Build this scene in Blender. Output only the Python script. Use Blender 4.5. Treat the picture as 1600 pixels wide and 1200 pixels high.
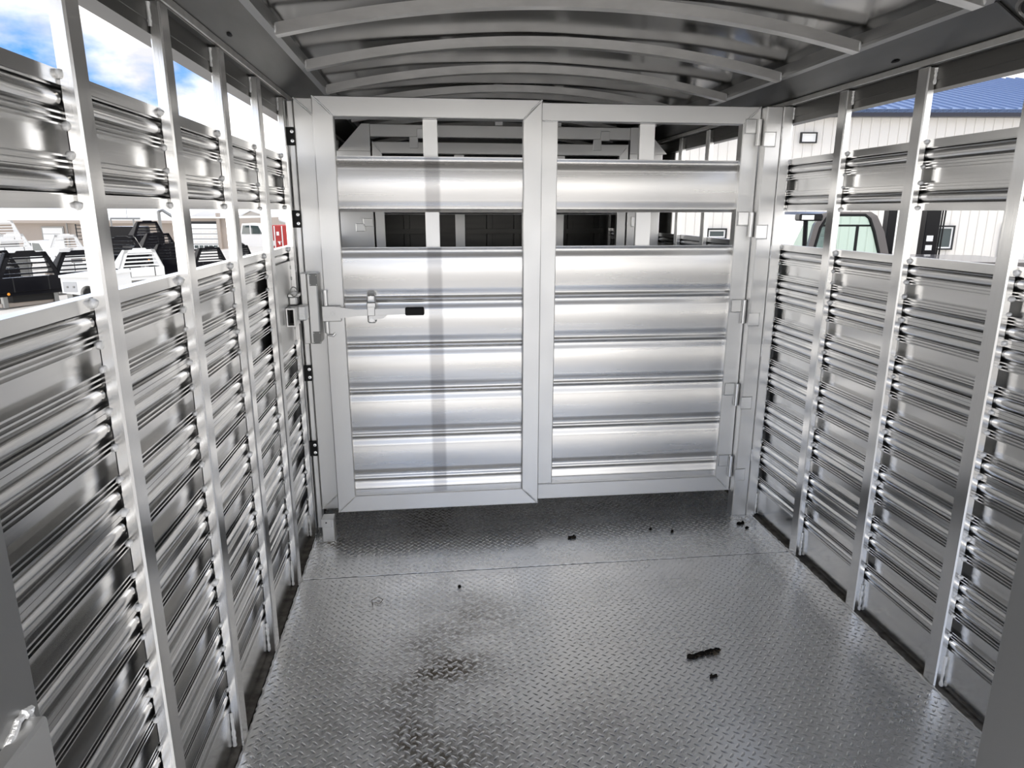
import bpy, math, random
import numpy as np
from mathutils import Vector, Matrix

# ------------------------------------------------------------------ camera, sky, sun, exposure
for o in list(bpy.data.objects): bpy.data.objects.remove(o)
SC = bpy.context.scene
COL = SC.collection
random.seed(7)
FPX, YAW, PITCH, ROLL = 1062.96, 0.1181, 0.2496, 0.0016
CAM = Vector((0.5325, 0.0, 1.3855))
FW = Vector((math.sin(YAW)*math.cos(PITCH), math.cos(YAW)*math.cos(PITCH), -math.sin(PITCH)))
R0 = Vector((math.cos(YAW), -math.sin(YAW), 0)); U0 = R0.cross(FW)
RT = R0*math.cos(ROLL) + U0*math.sin(ROLL); UP = U0*math.cos(ROLL) - R0*math.sin(ROLL)
cd = bpy.data.cameras.new('camera'); cam = bpy.data.objects.new('camera', cd); COL.objects.link(cam)
cd.sensor_fit = 'HORIZONTAL'; cd.sensor_width = 36.0; cd.lens = FPX/1600*36.0; cd.clip_start = 0.02; cd.clip_end = 2000
cam.matrix_world = Matrix(((RT.x, UP.x, -FW.x, CAM.x), (RT.y, UP.y, -FW.y, CAM.y), (RT.z, UP.z, -FW.z, CAM.z), (0, 0, 0, 1)))
SC.camera = cam
FH = Vector((math.sin(YAW), math.cos(YAW), 0))
def AT(px, py, D):
    """the point of the place seen at a photo pixel, D metres ahead of the camera"""
    r = FW*FPX + RT*(px-800) - UP*(py-600)
    return CAM + r*(D/r.dot(FH))

vs = SC.view_settings
vs.view_transform = 'Standard'; vs.look = 'None'; vs.gamma = 1.0; vs.exposure = 0.18; vs.use_curve_mapping = False

w = bpy.data.worlds.new('sky'); SC.world = w; w.use_nodes = True
nt = w.node_tree; nt.nodes.clear()
def N(nt, typ, **k):
    n = nt.nodes.new(typ)
    for a, b in k.items():
        if a in ('operation', 'blend_type', 'data_type', 'noise_dimensions', 'interpolation', 'feature', 'wave_type', 'bands_direction', 'interpolation_type'): setattr(n, a, b)
    return n
tc = N(nt, 'ShaderNodeTexCoord'); mp = N(nt, 'ShaderNodeMapping'); mp.inputs['Scale'].default_value = (1.0, 1.0, 1.9)
mp.inputs['Location'].default_value = (6.2, 6.6, 4.4)
nz = N(nt, 'ShaderNodeTexNoise'); nz.inputs['Scale'].default_value = 4.2; nz.inputs['Detail'].default_value = 7; nz.inputs['Roughness'].default_value = 0.52
rp = N(nt, 'ShaderNodeValToRGB'); rp.color_ramp.elements[0].position = 0.40; rp.color_ramp.elements[1].position = 0.52
sx = N(nt, 'ShaderNodeSeparateXYZ')
hz = N(nt, 'ShaderNodeMapRange'); hz.inputs['From Min'].default_value = 0.02; hz.inputs['From Max'].default_value = 0.13; hz.inputs['To Min'].default_value = 1.0; hz.inputs['To Max'].default_value = 0.0
mh = N(nt, 'ShaderNodeMix', data_type='RGBA'); mh.inputs['B'].default_value = (3.6, 3.5, 3.35, 1)   # white haze all round the horizon
mc = N(nt, 'ShaderNodeMix', data_type='RGBA')
mc.inputs['A'].default_value = (0.11, 0.40, 1.0, 1); mc.inputs['B'].default_value = (1.42, 1.38, 1.33, 1)
bg = N(nt, 'ShaderNodeBackground'); bg.inputs['Strength'].default_value = 1.0; wo = N(nt, 'ShaderNodeOutputWorld')
L = nt.links.new
n2 = N(nt, 'ShaderNodeTexNoise'); n2.inputs['Scale'].default_value = 7.0; n2.inputs['Detail'].default_value = 5
r2 = N(nt, 'ShaderNodeValToRGB'); r2.color_ramp.elements[0].position = 0.38; r2.color_ramp.elements[1].position = 0.60
r2.color_ramp.elements[0].color = (0.84, 0.84, 0.88, 1); r2.color_ramp.elements[1].color = (1.62, 1.57, 1.50, 1)   # grey and bright parts of the clouds
L(mp.outputs[0], n2.inputs['Vector']); L(n2.outputs['Fac'], r2.inputs['Fac']); L(r2.outputs['Color'], mc.inputs['B'])
L(tc.outputs['Generated'], mp.inputs['Vector']); L(mp.outputs[0], nz.inputs['Vector']); L(nz.outputs['Fac'], rp.inputs['Fac'])
L(tc.outputs['Generated'], sx.inputs[0]); L(sx.outputs['Z'], hz.inputs['Value'])
L(rp.outputs['Color'], mc.inputs['Factor']); L(mc.outputs['Result'], mh.inputs['A']); L(hz.outputs['Result'], mh.inputs['Factor'])
L(mh.outputs['Result'], bg.inputs['Color']); L(bg.outputs[0], wo.inputs[0])

sd = bpy.data.lights.new('sun', 'SUN'); sun = bpy.data.objects.new('sun', sd); COL.objects.link(sun)
sd.energy = 1.6; sd.angle = math.radians(14); sd.color = (1.0, 0.95, 0.88)
# sun behind the photographer, high, a little to the right
sdir = Vector((0.25, -0.50, 1.35)).normalized()
sun.rotation_euler = sdir.to_track_quat('Z', 'Y').to_euler(); sun.location = (3, -6, 12)

# ------------------------------------------------------------------ materials
def mat(name, col, metal=0.0, rough=0.5, bump=None, var=None, spec=0.5, coat=0.0, alpha=None, trans=0.0, emis=None):
    """bump=(scale xyz, strength, detail); var=(scale xyz, amount, dark colour) mottles the colour; both in object space"""
    m = bpy.data.materials.new(name); m.use_nodes = True; t = m.node_tree; b = t.nodes['Principled BSDF']
    b.inputs['Base Color'].default_value = (*col, 1); b.inputs['Metallic'].default_value = metal; b.inputs['Roughness'].default_value = rough
    b.inputs['Specular IOR Level'].default_value = spec; b.inputs['Coat Weight'].default_value = coat
    if trans: b.inputs['Transmission Weight'].default_value = trans
    c = None
    def noise(scale, detail=4.0):
        nonlocal c
        if c is None: c = N(t, 'ShaderNodeTexCoord')
        mpn = N(t, 'ShaderNodeMapping'); mpn.inputs['Scale'].default_value = scale
        n = N(t, 'ShaderNodeTexNoise'); n.inputs['Scale'].default_value = 1.0; n.inputs['Detail'].default_value = detail
        t.links.new(c.outputs['Object'], mpn.inputs['Vector']); t.links.new(mpn.outputs[0], n.inputs['Vector']); return n
    if bump:
        n = noise(bump[0], bump[2] if len(bump) > 2 else 3.0); bp = N(t, 'ShaderNodeBump'); bp.inputs['Strength'].default_value = bump[1]; bp.inputs['Distance'].default_value = 0.01
        t.links.new(n.outputs['Fac'], bp.inputs['Height']); t.links.new(bp.outputs[0], b.inputs['Normal'])
    if var:
        n = noise(var[0], 5.0); r = N(t, 'ShaderNodeMapRange'); r.inputs['From Min'].default_value = 0.35; r.inputs['From Max'].default_value = 0.7
        r.inputs['To Min'].default_value = 0.0; r.inputs['To Max'].default_value = var[1]
        x = N(t, 'ShaderNodeMix', data_type='RGBA'); x.inputs['A'].default_value = (*col, 1); x.inputs['B'].default_value = (*var[2], 1)
        t.links.new(n.outputs['Fac'], r.inputs['Value']); t.links.new(r.outputs[0], x.inputs['Factor']); t.links.new(x.outputs['Result'], b.inputs['Base Color'])
        r2 = N(t, 'ShaderNodeMapRange'); r2.inputs['To Min'].default_value = max(0.02, rough-0.06); r2.inputs['To Max'].default_value = rough+0.10
        t.links.new(n.outputs['Fac'], r2.inputs['Value']); t.links.new(r2.outputs[0], b.inputs['Roughness'])
    return m
M = {}
M['slat'] = mat('aluminium slat', (0.79, 0.785, 0.775), 1, 0.18, bump=((60, 1.5, 260), 0.012), var=((9, 1.3, 40), 0.30, (0.62, 0.62, 0.61)))
M['gslat'] = mat('aluminium gate slat', (0.79, 0.777, 0.755), 1, 0.27, bump=((1.5, 60, 260), 0.015), var=((1.2, 9, 30), 0.25, (0.64, 0.635, 0.62)))
M['stud'] = mat('aluminium stud', (0.80, 0.795, 0.785), 1, 0.19, bump=((300, 300, 2), 0.03), var=((30, 30, 3), 0.25, (0.66, 0.66, 0.66)))
M['frame'] = mat('satin aluminium tube', (0.86, 0.855, 0.84), 1, 0.42, bump=((120, 120, 120), 0.02), var=((6, 6, 6), 0.15, (0.78, 0.78, 0.77)))
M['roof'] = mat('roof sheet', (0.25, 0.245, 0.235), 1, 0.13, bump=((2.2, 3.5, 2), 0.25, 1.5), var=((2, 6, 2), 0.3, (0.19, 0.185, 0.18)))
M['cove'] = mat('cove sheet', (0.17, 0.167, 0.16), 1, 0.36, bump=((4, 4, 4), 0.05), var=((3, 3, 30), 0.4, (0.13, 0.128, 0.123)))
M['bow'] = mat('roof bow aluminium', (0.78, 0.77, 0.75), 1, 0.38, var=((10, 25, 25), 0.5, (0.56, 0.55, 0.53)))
M['weld'] = mat('weld bead', (0.90, 0.90, 0.89), 0.45, 0.30, bump=((180, 180, 180), 0.3))
M['latch'] = mat('galvanised latch', (0.80, 0.80, 0.79), 1, 0.33, bump=((200, 200, 200), 0.06))
M['tagm'] = mat('stamped tag', (0.30, 0.30, 0.29), 1, 0.45, bump=((400, 400, 400), 0.4))
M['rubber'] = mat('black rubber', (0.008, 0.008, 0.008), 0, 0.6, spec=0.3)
M['screw'] = mat('bright screw', (0.92, 0.92, 0.92), 1, 0.3)
M['lug'] = mat('tread lug', (0.86, 0.855, 0.84), 0.85, 0.22)
M['dirt'] = mat('dirt', (0.012, 0.010, 0.008), 0, 0.95, bump=((150, 150, 150), 0.8), spec=0.1)
M['grime'] = mat('grimy channel', (0.22, 0.20, 0.17), 0.3, 0.7, var=((30, 30, 30), 0.8, (0.05, 0.04, 0.03)))
M['black'] = mat('black paint', (0.005, 0.005, 0.007), 0, 0.18, spec=0.16)
M['jamb'] = mat('dull jamb aluminium', (0.46, 0.46, 0.455), 1, 0.42, bump=((120, 120, 120), 0.03))
M['white'] = mat('white paint', (0.82, 0.82, 0.80), 0, 0.30, coat=0.3)
M['wheel'] = mat('dark void rubber', (0.012, 0.012, 0.012), 0, 0.8)
M['steel'] = mat('grey steel', (0.30, 0.30, 0.29), 0.8, 0.45)
M['checker'] = mat('grey tool box face', (0.42, 0.43, 0.45), 0.9, 0.35)
M['tan'] = mat('tan cladding', (0.42, 0.36, 0.31), 0, 0.7)
M['beige'] = mat('beige siding', (0.78, 0.75, 0.70), 0, 0.55)
M['wroof'] = mat('white roof', (0.90, 0.90, 0.90), 0, 0.5)
M['blue'] = mat('blue metal roof', (0.15, 0.23, 0.42), 0.0, 0.35)
M['navy'] = mat('dark fascia', (0.012, 0.014, 0.03), 0, 0.4)
M['winframe'] = mat('dark window frame', (0.012, 0.012, 0.013), 0, 0.5)
M['pane'] = mat('window glass', (0.05, 0.07, 0.07), 0, 0.05, spec=0.9)
M['cabglass'] = mat('tinted cab glass', (0.72, 0.90, 0.82), 0, 0.03, trans=0.92)
M['cab'] = mat('grey brown truck paint', (0.11, 0.10, 0.10), 0.4, 0.3, coat=0.5)
M['seat'] = mat('grey seat cloth', (0.25, 0.27, 0.28), 0, 0.9)
M['red'] = mat('red container', (0.42, 0.035, 0.03), 0, 0.5)
M['ground'] = mat('gravel ground', (0.62, 0.59, 0.54), 0, 0.9, bump=((6, 6, 6), 0.5), var=((0.5, 0.5, 0.5), 0.5, (0.45, 0.42, 0.38)))
M['amber'] = mat('amber lens', (0.8, 0.30, 0.02), 0, 0.3)
M['chain'] = mat('rusty chain', (0.12, 0.06, 0.025), 0.5, 0.6)
M['straw'] = mat('dry straw', (0.10, 0.075, 0.045), 0, 0.9)

def plate_material():
    m = bpy.data.materials.new('tread plate'); m.use_nodes = True; t = m.node_tree; b = t.nodes['Principled BSDF']; b.inputs['Metallic'].default_value = 0.80
    c = N(t, 'ShaderNodeTexCoord'); geo = N(t, 'ShaderNodeNewGeometry')
    n1 = N(t, 'ShaderNodeTexNoise'); n1.inputs['Scale'].default_value = 5.0; n1.inputs['Detail'].default_value = 6
    n2 = N(t, 'ShaderNodeTexNoise'); n2.inputs['Scale'].default_value = 55.0; n2.inputs['Detail'].default_value = 4
    for n in (n1, n2): t.links.new(geo.outputs['Position'], n.inputs['Vector'])
    acc = None
    # trodden-in dirt, each patch where it lies on the plate: x, y, radius, strength
    for (px, py, rad, s) in ((0.52, 1.84, 0.34, 0.95), (0.44, 1.50, 0.44, 0.95), (0.62, 2.10, 0.34, 0.55), (0.55, 2.95, 0.55, 0.75), (1.35, 3.05, 0.65, 0.6), (0.20, 1.9, 0.2, 0.4),
                             (0.95, 1.55, 0.25, 0.35), (1.75, 2.62, 0.22, 0.4), (0.08, 2.74, 0.10, 0.9), (1.95, 2.74, 0.09, 0.9)):
        d = N(t, 'ShaderNodeVectorMath', operation='DISTANCE'); d.inputs[1].default_value = (px, py, 0.0); t.links.new(geo.outputs['Position'], d.inputs[0])
        r = N(t, 'ShaderNodeMapRange', interpolation_type='SMOOTHSTEP'); r.inputs['From Min'].default_value = 0.0; r.inputs['From Max'].default_value = rad; r.inputs['To Min'].default_value = s; r.inputs['To Max'].default_value = 0.0
        t.links.new(d.outputs['Value'], r.inputs['Value'])
        if acc is None: acc = r.outputs[0]
        else:
            x = N(t, 'ShaderNodeMath', operation='MAXIMUM'); t.links.new(acc, x.inputs[0]); t.links.new(r.outputs[0], x.inputs[1]); acc = x.outputs[0]
    base = N(t, 'ShaderNodeMath', operation='ADD'); base.inputs[1].default_value = 0.10; t.links.new(acc, base.inputs[0])
    m2 = N(t, 'ShaderNodeMapRange'); m2.inputs['From Min'].default_value = 0.30; m2.inputs['From Max'].default_value = 0.56; t.links.new(n2.outputs['Fac'], m2.inputs['Value'])
    m1 = N(t, 'ShaderNodeMapRange'); m1.inputs['From Min'].default_value = 0.26; m1.inputs['From Max'].default_value = 0.56; t.links.new(n1.outputs['Fac'], m1.inputs['Value'])
    mu = N(t, 'ShaderNodeMath', operation='MULTIPLY'); t.links.new(m2.outputs[0], mu.inputs[0]); t.links.new(m1.outputs[0], mu.inputs[1])
    mu2 = N(t, 'ShaderNodeMath', operation='MULTIPLY'); t.links.new(mu.outputs[0], mu2.inputs[0]); t.links.new(base.outputs[0], mu2.inputs[1])
    x = N(t, 'ShaderNodeMix', data_type='RGBA'); x.inputs['A'].default_value = (0.93, 0.925, 0.91, 1); x.inputs['B'].default_value = (0.20, 0.17, 0.13, 1)
    t.links.new(mu2.outputs[0], x.inputs['Factor']); t.links.new(x.outputs['Result'], b.inputs['Base Color'])
    rr = N(t, 'ShaderNodeMapRange'); rr.inputs['To Min'].default_value = 0.24; rr.inputs['To Max'].default_value = 0.60; t.links.new(mu2.outputs[0], rr.inputs['Value']); t.links.new(rr.outputs[0], b.inputs['Roughness'])
    bp = N(t, 'ShaderNodeBump'); bp.inputs['Strength'].default_value = 0.12; bp.inputs['Distance'].default_value = 0.004; t.links.new(n1.outputs['Fac'], bp.inputs['Height']); t.links.new(bp.outputs[0], b.inputs['Normal'])
    return m
M['plate'] = plate_material()

def banded_slat():
    """gate slat aluminium with a darker grey upright band in line with the bar behind it"""
    m = M['gslat'].copy(); m.name = 'dark banded gate slat'; t = m.node_tree; b = t.nodes['Principled BSDF']
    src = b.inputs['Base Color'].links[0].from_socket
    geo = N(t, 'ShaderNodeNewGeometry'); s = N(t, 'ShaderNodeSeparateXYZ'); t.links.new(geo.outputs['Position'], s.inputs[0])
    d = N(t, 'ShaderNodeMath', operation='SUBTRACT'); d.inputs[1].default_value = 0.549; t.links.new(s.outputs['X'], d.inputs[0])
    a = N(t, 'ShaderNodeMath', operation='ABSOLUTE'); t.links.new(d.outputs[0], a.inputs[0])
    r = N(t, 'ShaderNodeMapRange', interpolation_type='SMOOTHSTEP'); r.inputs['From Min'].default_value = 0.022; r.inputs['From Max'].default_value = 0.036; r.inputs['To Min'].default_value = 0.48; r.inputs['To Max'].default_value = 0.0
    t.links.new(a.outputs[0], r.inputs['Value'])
    x = N(t, 'ShaderNodeMix', data_type='RGBA'); x.inputs['B'].default_value = (0.26, 0.25, 0.25, 1)  # darker grey mixed in along the upright band
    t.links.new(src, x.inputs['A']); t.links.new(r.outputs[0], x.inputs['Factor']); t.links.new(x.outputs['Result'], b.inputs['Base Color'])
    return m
M['gslat_band'] = banded_slat()

# ------------------------------------------------------------------ helpers
def tag(o, label=None, cat=None, group=None, kind=None):
    if label: o['label'] = label
    if cat: o['category'] = cat
    if group: o['group'] = group
    if kind: o['kind'] = kind
    return o
def empty(name, loc=(0, 0, 0), rz=0.0, parent=None):
    o = bpy.data.objects.new(name, None); COL.objects.link(o); o.location = loc; o.rotation_euler = (0, 0, rz); o.empty_display_size = 0.1
    if parent: o.parent = parent
    return o
class MB:
    def __init__(s): s.v = []; s.f = []
    def add(s, v, f):
        n = len(s.v); s.v += [tuple(p) for p in v]; s.f += [tuple(i+n for i in q) for q in f]; return s
    def box(s, x0, x1, y0, y1, z0, z1):
        return s.add([(x0, y0, z0), (x1, y0, z0), (x1, y1, z0), (x0, y1, z0), (x0, y0, z1), (x1, y0, z1), (x1, y1, z1), (x0, y1, z1)],
                     [(3, 2, 1, 0), (4, 5, 6, 7), (0, 1, 5, 4), (1, 2, 6, 5), (2, 3, 7, 6), (3, 0, 4, 7)])
    def cbox(s, x0, x1, y0, y1, z0, z1, c=0.003):
        c = min(c, (x1-x0)*.45, (y1-y0)*.45, (z1-z0)*.45)
        v = []; idx = {}
        lo = (x0, y0, z0); hi = (x1, y1, z1)
        for sx_ in (0, 1):
            for sy_ in (0, 1):
                for sz_ in (0, 1):
                    sg = (sx_, sy_, sz_); e = [hi[i] if sg[i] else lo[i] for i in range(3)]; n = [hi[i]-c if sg[i] else lo[i]+c for i in range(3)]
                    for ax in range(3):
                        p = list(n); p[ax] = e[ax]; idx[(sg, ax)] = len(v); v.append(tuple(p))
        f = []
        def q(l):
            pts = [Vector(v[i]) for i in l]; nn = (pts[1]-pts[0]).cross(pts[2]-pts[0]); cc = sum(pts, Vector())/len(pts); mid = Vector(((x0+x1)/2, (y0+y1)/2, (z0+z1)/2))
            f.append(tuple(l) if nn.dot(cc-mid) > 0 else tuple(reversed(l)))
        for ax in range(3):
            a, b = [i for i in range(3) if i != ax]
            for sd_ in (0, 1):
                l = []
                for (u, w_) in ((0, 0), (1, 0), (1, 1), (0, 1)):
                    g = [0, 0, 0]; g[ax] = sd_; g[a] = u; g[b] = w_; l.append(idx[(tuple(g), ax)])
                q(l)
            for u in (0, 1):
                for w_ in (0, 1):
                    g0 = [0, 0, 0]; g0[a] = u; g0[b] = w_; g1 = list(g0); g1[ax] = 1
                    q([idx[(tuple(g0), a)], idx[(tuple(g1), a)], idx[(tuple(g1), b)], idx[(tuple(g0), b)]])
        for g in [(i, j, k) for i in (0, 1) for j in (0, 1) for k in (0, 1)]: q([idx[(g, 0)], idx[(g, 1)], idx[(g, 2)]])
        return s.add(v, f)
    def prism(s, poly, axis, a0, a1):
        """poly = closed loop of (u, v); axis 'x': (u,v)=(y,z), 'y': (x,z), 'z': (x,y)"""
        def P(u, v_, a): return {'x': (a, u, v_), 'y': (u, a, v_), 'z': (u, v_, a)}[axis]
        n = len(poly); v = [P(u, t, a0) for u, t in poly] + [P(u, t, a1) for u, t in poly]
        f = [(i, (i+1) % n, n+(i+1) % n, n+i) for i in range(n)] + [tuple(range(n-1, -1, -1)), tuple(range(n, 2*n))]
        return s.add(v, f)
    def strip(s, top, bot, axis, a0, a1):
        """extrusion between two open polylines of equal length (closed band), capped with quads"""
        def P(u, v_, a): return {'x': (a, u, v_), 'y': (u, a, v_)}[axis]
        n = len(top); v = [P(*p, a0) for p in top] + [P(*p, a1) for p in top] + [P(*p, a0) for p in bot] + [P(*p, a1) for p in bot]
        f = []
        for i in range(n-1):
            f += [(i, i+1, n+i+1, n+i), (2*n+i+1, 2*n+i, 3*n+i, 3*n+i+1), (i+1, i, 2*n+i, 2*n+i+1), (n+i, n+i+1, 3*n+i+1, 3*n+i)]
        f += [(0, n, 3*n, 2*n), (2*n-1, n-1, 3*n-1, 4*n-1)]
        return s.add(v, f)
    def tube(s, pts, r, n=8):
        pts = [Vector(p) for p in pts]; rings = []
        for i, p in enumerate(pts):
            d = (pts[min(i+1, len(pts)-1)] - pts[max(i-1, 0)]).normalized(); a = d.orthogonal().normalized() if i == 0 else (a_prev - d*a_prev.dot(d)).normalized()
            a_prev = a; b = d.cross(a); rr = r[i] if isinstance(r, (list, tuple)) else r
            rings.append([p + (a*math.cos(2*math.pi*k/n) + b*math.sin(2*math.pi*k/n))*rr for k in range(n)])
        v = [q for g in rings for q in g]; f = []
        for i in range(len(pts)-1):
            for k in range(n): f.append((i*n+k, i*n+(k+1) % n, (i+1)*n+(k+1) % n, (i+1)*n+k))
        f += [tuple(range(n-1, -1, -1)), tuple((len(pts)-1)*n+k for k in range(n))]
        return s.add(v, f)
    def blob(s, c, r, seg=6, rings=4, jit=0.0):
        v = [(c[0], c[1], c[2]-r[2])]; f = []
        for i in range(1, rings):
            t = -math.pi/2 + math.pi*i/rings
            for k in range(seg):
                a = 2*math.pi*k/seg; j = 1+random.uniform(-jit, jit)
                v.append((c[0]+r[0]*j*math.cos(t)*math.cos(a), c[1]+r[1]*j*math.cos(t)*math.sin(a), c[2]+r[2]*j*math.sin(t)))
        v.append((c[0], c[1], c[2]+r[2])); last = len(v)-1
        for k in range(seg): f += [(0, 1+(k+1) % seg, 1+k), (last, last-seg+k, last-seg+(k+1) % seg)]
        for i in range(rings-2):
            for k in range(seg): f.append((1+i*seg+k, 1+i*seg+(k+1) % seg, 1+(i+1)*seg+(k+1) % seg, 1+(i+1)*seg+k))
        return s.add(v, f)
    def mesh(s, name, m, smooth=35, off=None):
        me = bpy.data.meshes.new(name); v = s.v
        if off is not None: v = [(a-off[0], b-off[1], c-off[2]) for a, b, c in v]
        me.from_pydata(v, [], s.f); me.materials.append(M[m] if isinstance(m, str) else m)
        if smooth: me.shade_smooth(); me.set_sharp_from_angle(angle=math.radians(smooth))
        me.update(); return me
    def build(s, name, m, parent=None, smooth=35, local=False):
        """world coordinates unless local; parents carry translation only when world coordinates are used"""
        off = None
        if parent is not None and not local:
            off = Vector((0, 0, 0)); q = parent
            while q is not None: off += q.location; q = q.parent
        o = bpy.data.objects.new(name, s.mesh(name, m, smooth, off)); COL.objects.link(o)
        if parent is not None: o.parent = parent
        return o
def inst(name, me, loc, parent, rot=(0, 0, 0), scale=(1, 1, 1)):
    o = bpy.data.objects.new(name, me); COL.objects.link(o); o.parent = parent; o.location = loc; o.rotation_euler = rot; o.scale = scale; return o

# ------------------------------------------------------------------ trailer shell
Y0, Y1 = 0.42, 5.75          # rear opening, nose
PX = 0.022                   # contact plane of slats outside the stud faces
STUDS = [0.785 + 0.4035*k for k in range(13)]
SW, SD = 0.050, 0.025        # stud width along the trailer, depth

def slat_profile(top_flange, pitch_bottom_flange):
    """(z downwards from 0, d towards the inside) of one extruded slat"""
    P = []; z = 0.0
    def half(flange, mirror=False):
        Q = [(0, 0.0), (flange, 0.0), (flange+.0006, -.007), (flange+.0024, -.007)]
        zc = flange+.003+.0170
        for i in range(13):
            u = -1+2*i/12; Q.append((zc+.0170*u, -.014+.0132*math.sqrt(max(0, 1-u*u))))
        zr = flange+.003+.034+.0012
        Q.append((zr, -.012))
        for k in range(3):
            a = zr+.0012+k*.0086
            Q += [(a, -.010 if k else -.012), (a+.0004, 0.0), (a+.0034, 0.0), (a+.0040, -.010 if k < 2 else -.018)]
        return Q, zr+.0012+2*.0086+.0040
    A, za = half(top_flange)
    B, zb = half(pitch_bottom_flange)
    flat = .0420
    tot = za+flat+zb
    P = A + [(tot-q[0], q[1]) for q in reversed(B)]
    return P, tot
H_, hz_ = slat_profile(.009, .009)
PITCH_S = .187

def make_wall(name, sgn, label):
    """sgn=+1 left wall (inside towards +x), -1 right wall"""
    root = tag(empty(name, (-.06 if sgn > 0 else 2.06, Y0, 0)), label, 'wall', kind='structure')
    def X(d): return (-PX + d) if sgn > 0 else (2.0 + PX - d)
    # slats: (top z, top flange, bottom flange or kick depth)
    specs = [(1.593, .0225, .0205, 1.387), (1.247, .0225, .009, 1.0505)]
    zt = 1.0505
    for k in range(4): specs.append((zt, .009, .009, zt-PITCH_S)); zt -= PITCH_S
    specs.append((zt, .009, .126, 0.004))
    for (zt_, tf, bf, zb_) in specs:
        P, tot = slat_profile(tf, bf); sc = (zt_-zb_-.0008)/tot
        if bf > .1:     # kick plate keeps its ribs near the top
            P = [(a, d if a < tot-.118 else d-.003) for a, d in P]; sc = (zt_-zb_)/tot
        top = [(X(d), zt_-a*sc) for a, d in P]; bot = [(X(-.026), zt_-a*sc) for a, d in P]
        if sgn < 0: top, bot = top, bot
        MB().strip(top, bot, 'y', Y0+.10, Y1).build('slat', 'slat', root, smooth=40)
    # studs
    x0, x1 = sorted((X(0.0), X(SD)))
    for y in STUDS:
        if y > Y1-.06: continue
        MB().cbox(x0, x1, y, y+SW, -.004, 1.797, .0035).build('stud', 'stud', root)
    # top rail: web behind the studs, lip, cove ledge
    def rail(*pts): return [(X(d), z) for d, z in pts]
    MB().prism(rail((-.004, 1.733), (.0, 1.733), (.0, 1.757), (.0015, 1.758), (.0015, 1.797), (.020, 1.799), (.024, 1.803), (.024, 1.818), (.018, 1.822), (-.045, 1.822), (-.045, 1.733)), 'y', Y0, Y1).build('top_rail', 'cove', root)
    MB().prism([(X(-.045), -.03), (X(-.045), .02), (X(-.030), .02), (X(-.030), -.004), (X(.018), -.004), (X(.018), -.03)], 'y', Y0, Y1).build('bottom_channel', 'grime', root)
    MB().prism(rail((.0175, 1.7985), (.0245, 1.802), (.0250, 1.818), (.0180, 1.8225)), 'y', Y0, Y1).build('rail_lip', 'bow', root)
    # solid sheet closing the nose beyond the second gate
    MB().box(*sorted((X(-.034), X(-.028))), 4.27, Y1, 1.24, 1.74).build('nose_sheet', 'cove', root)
    # weld beads on the near side of every stud
    wm = MB().blob((0, 0, 0), (1, 1, 1), 7, 5, .12).mesh('weld_bead', 'weld', 60)
    zs = [(1.585, .0075), (1.513, .006), (1.468, .006), (1.393, .0065), (1.236, .0085), (1.168, .006), (1.124, .006)]
    for k in range(5):
        zj = 1.0505-k*PITCH_S; zs += [(zj, .0072), (zj-.063, .0055), (zj-.124, .0055)]
    for y in STUDS[1:6]:
        for z, r in zs:
            j = random.uniform(.75, 1.2)
            inst('weld_bead', wm, (X(.002)-root.location.x, y-.001-root.location.y, z+random.uniform(-.003, .003)), root, (random.random(), random.random(), 0), (r*j*1.15, r*j*1.15, r*j*1.3))
        m = MB(); pts = [(X(.003), y-.001, .006+.1*i/14) for i in range(15)]
        m.tube(pts, [.0042+random.uniform(-.0012, .0014) for _ in pts], 6).build('stud_weld', 'weld', root)
        m = MB(); pts = [(X(.003), y-.001, 1.792-.045*i/9) for i in range(10)]
        m.tube(pts, [.0048 if i == 0 else .0034+random.uniform(-.001, .0012) for i in range(10)], 6).build('stud_weld', 'weld', root)
    return root
wall_l = make_wall('wall_left', 1, 'ribbed aluminium side wall with the truck yard behind its gaps')
wall_r = make_wall('wall_right', -1, 'ribbed aluminium side wall with the beige building behind its gaps')

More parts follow.
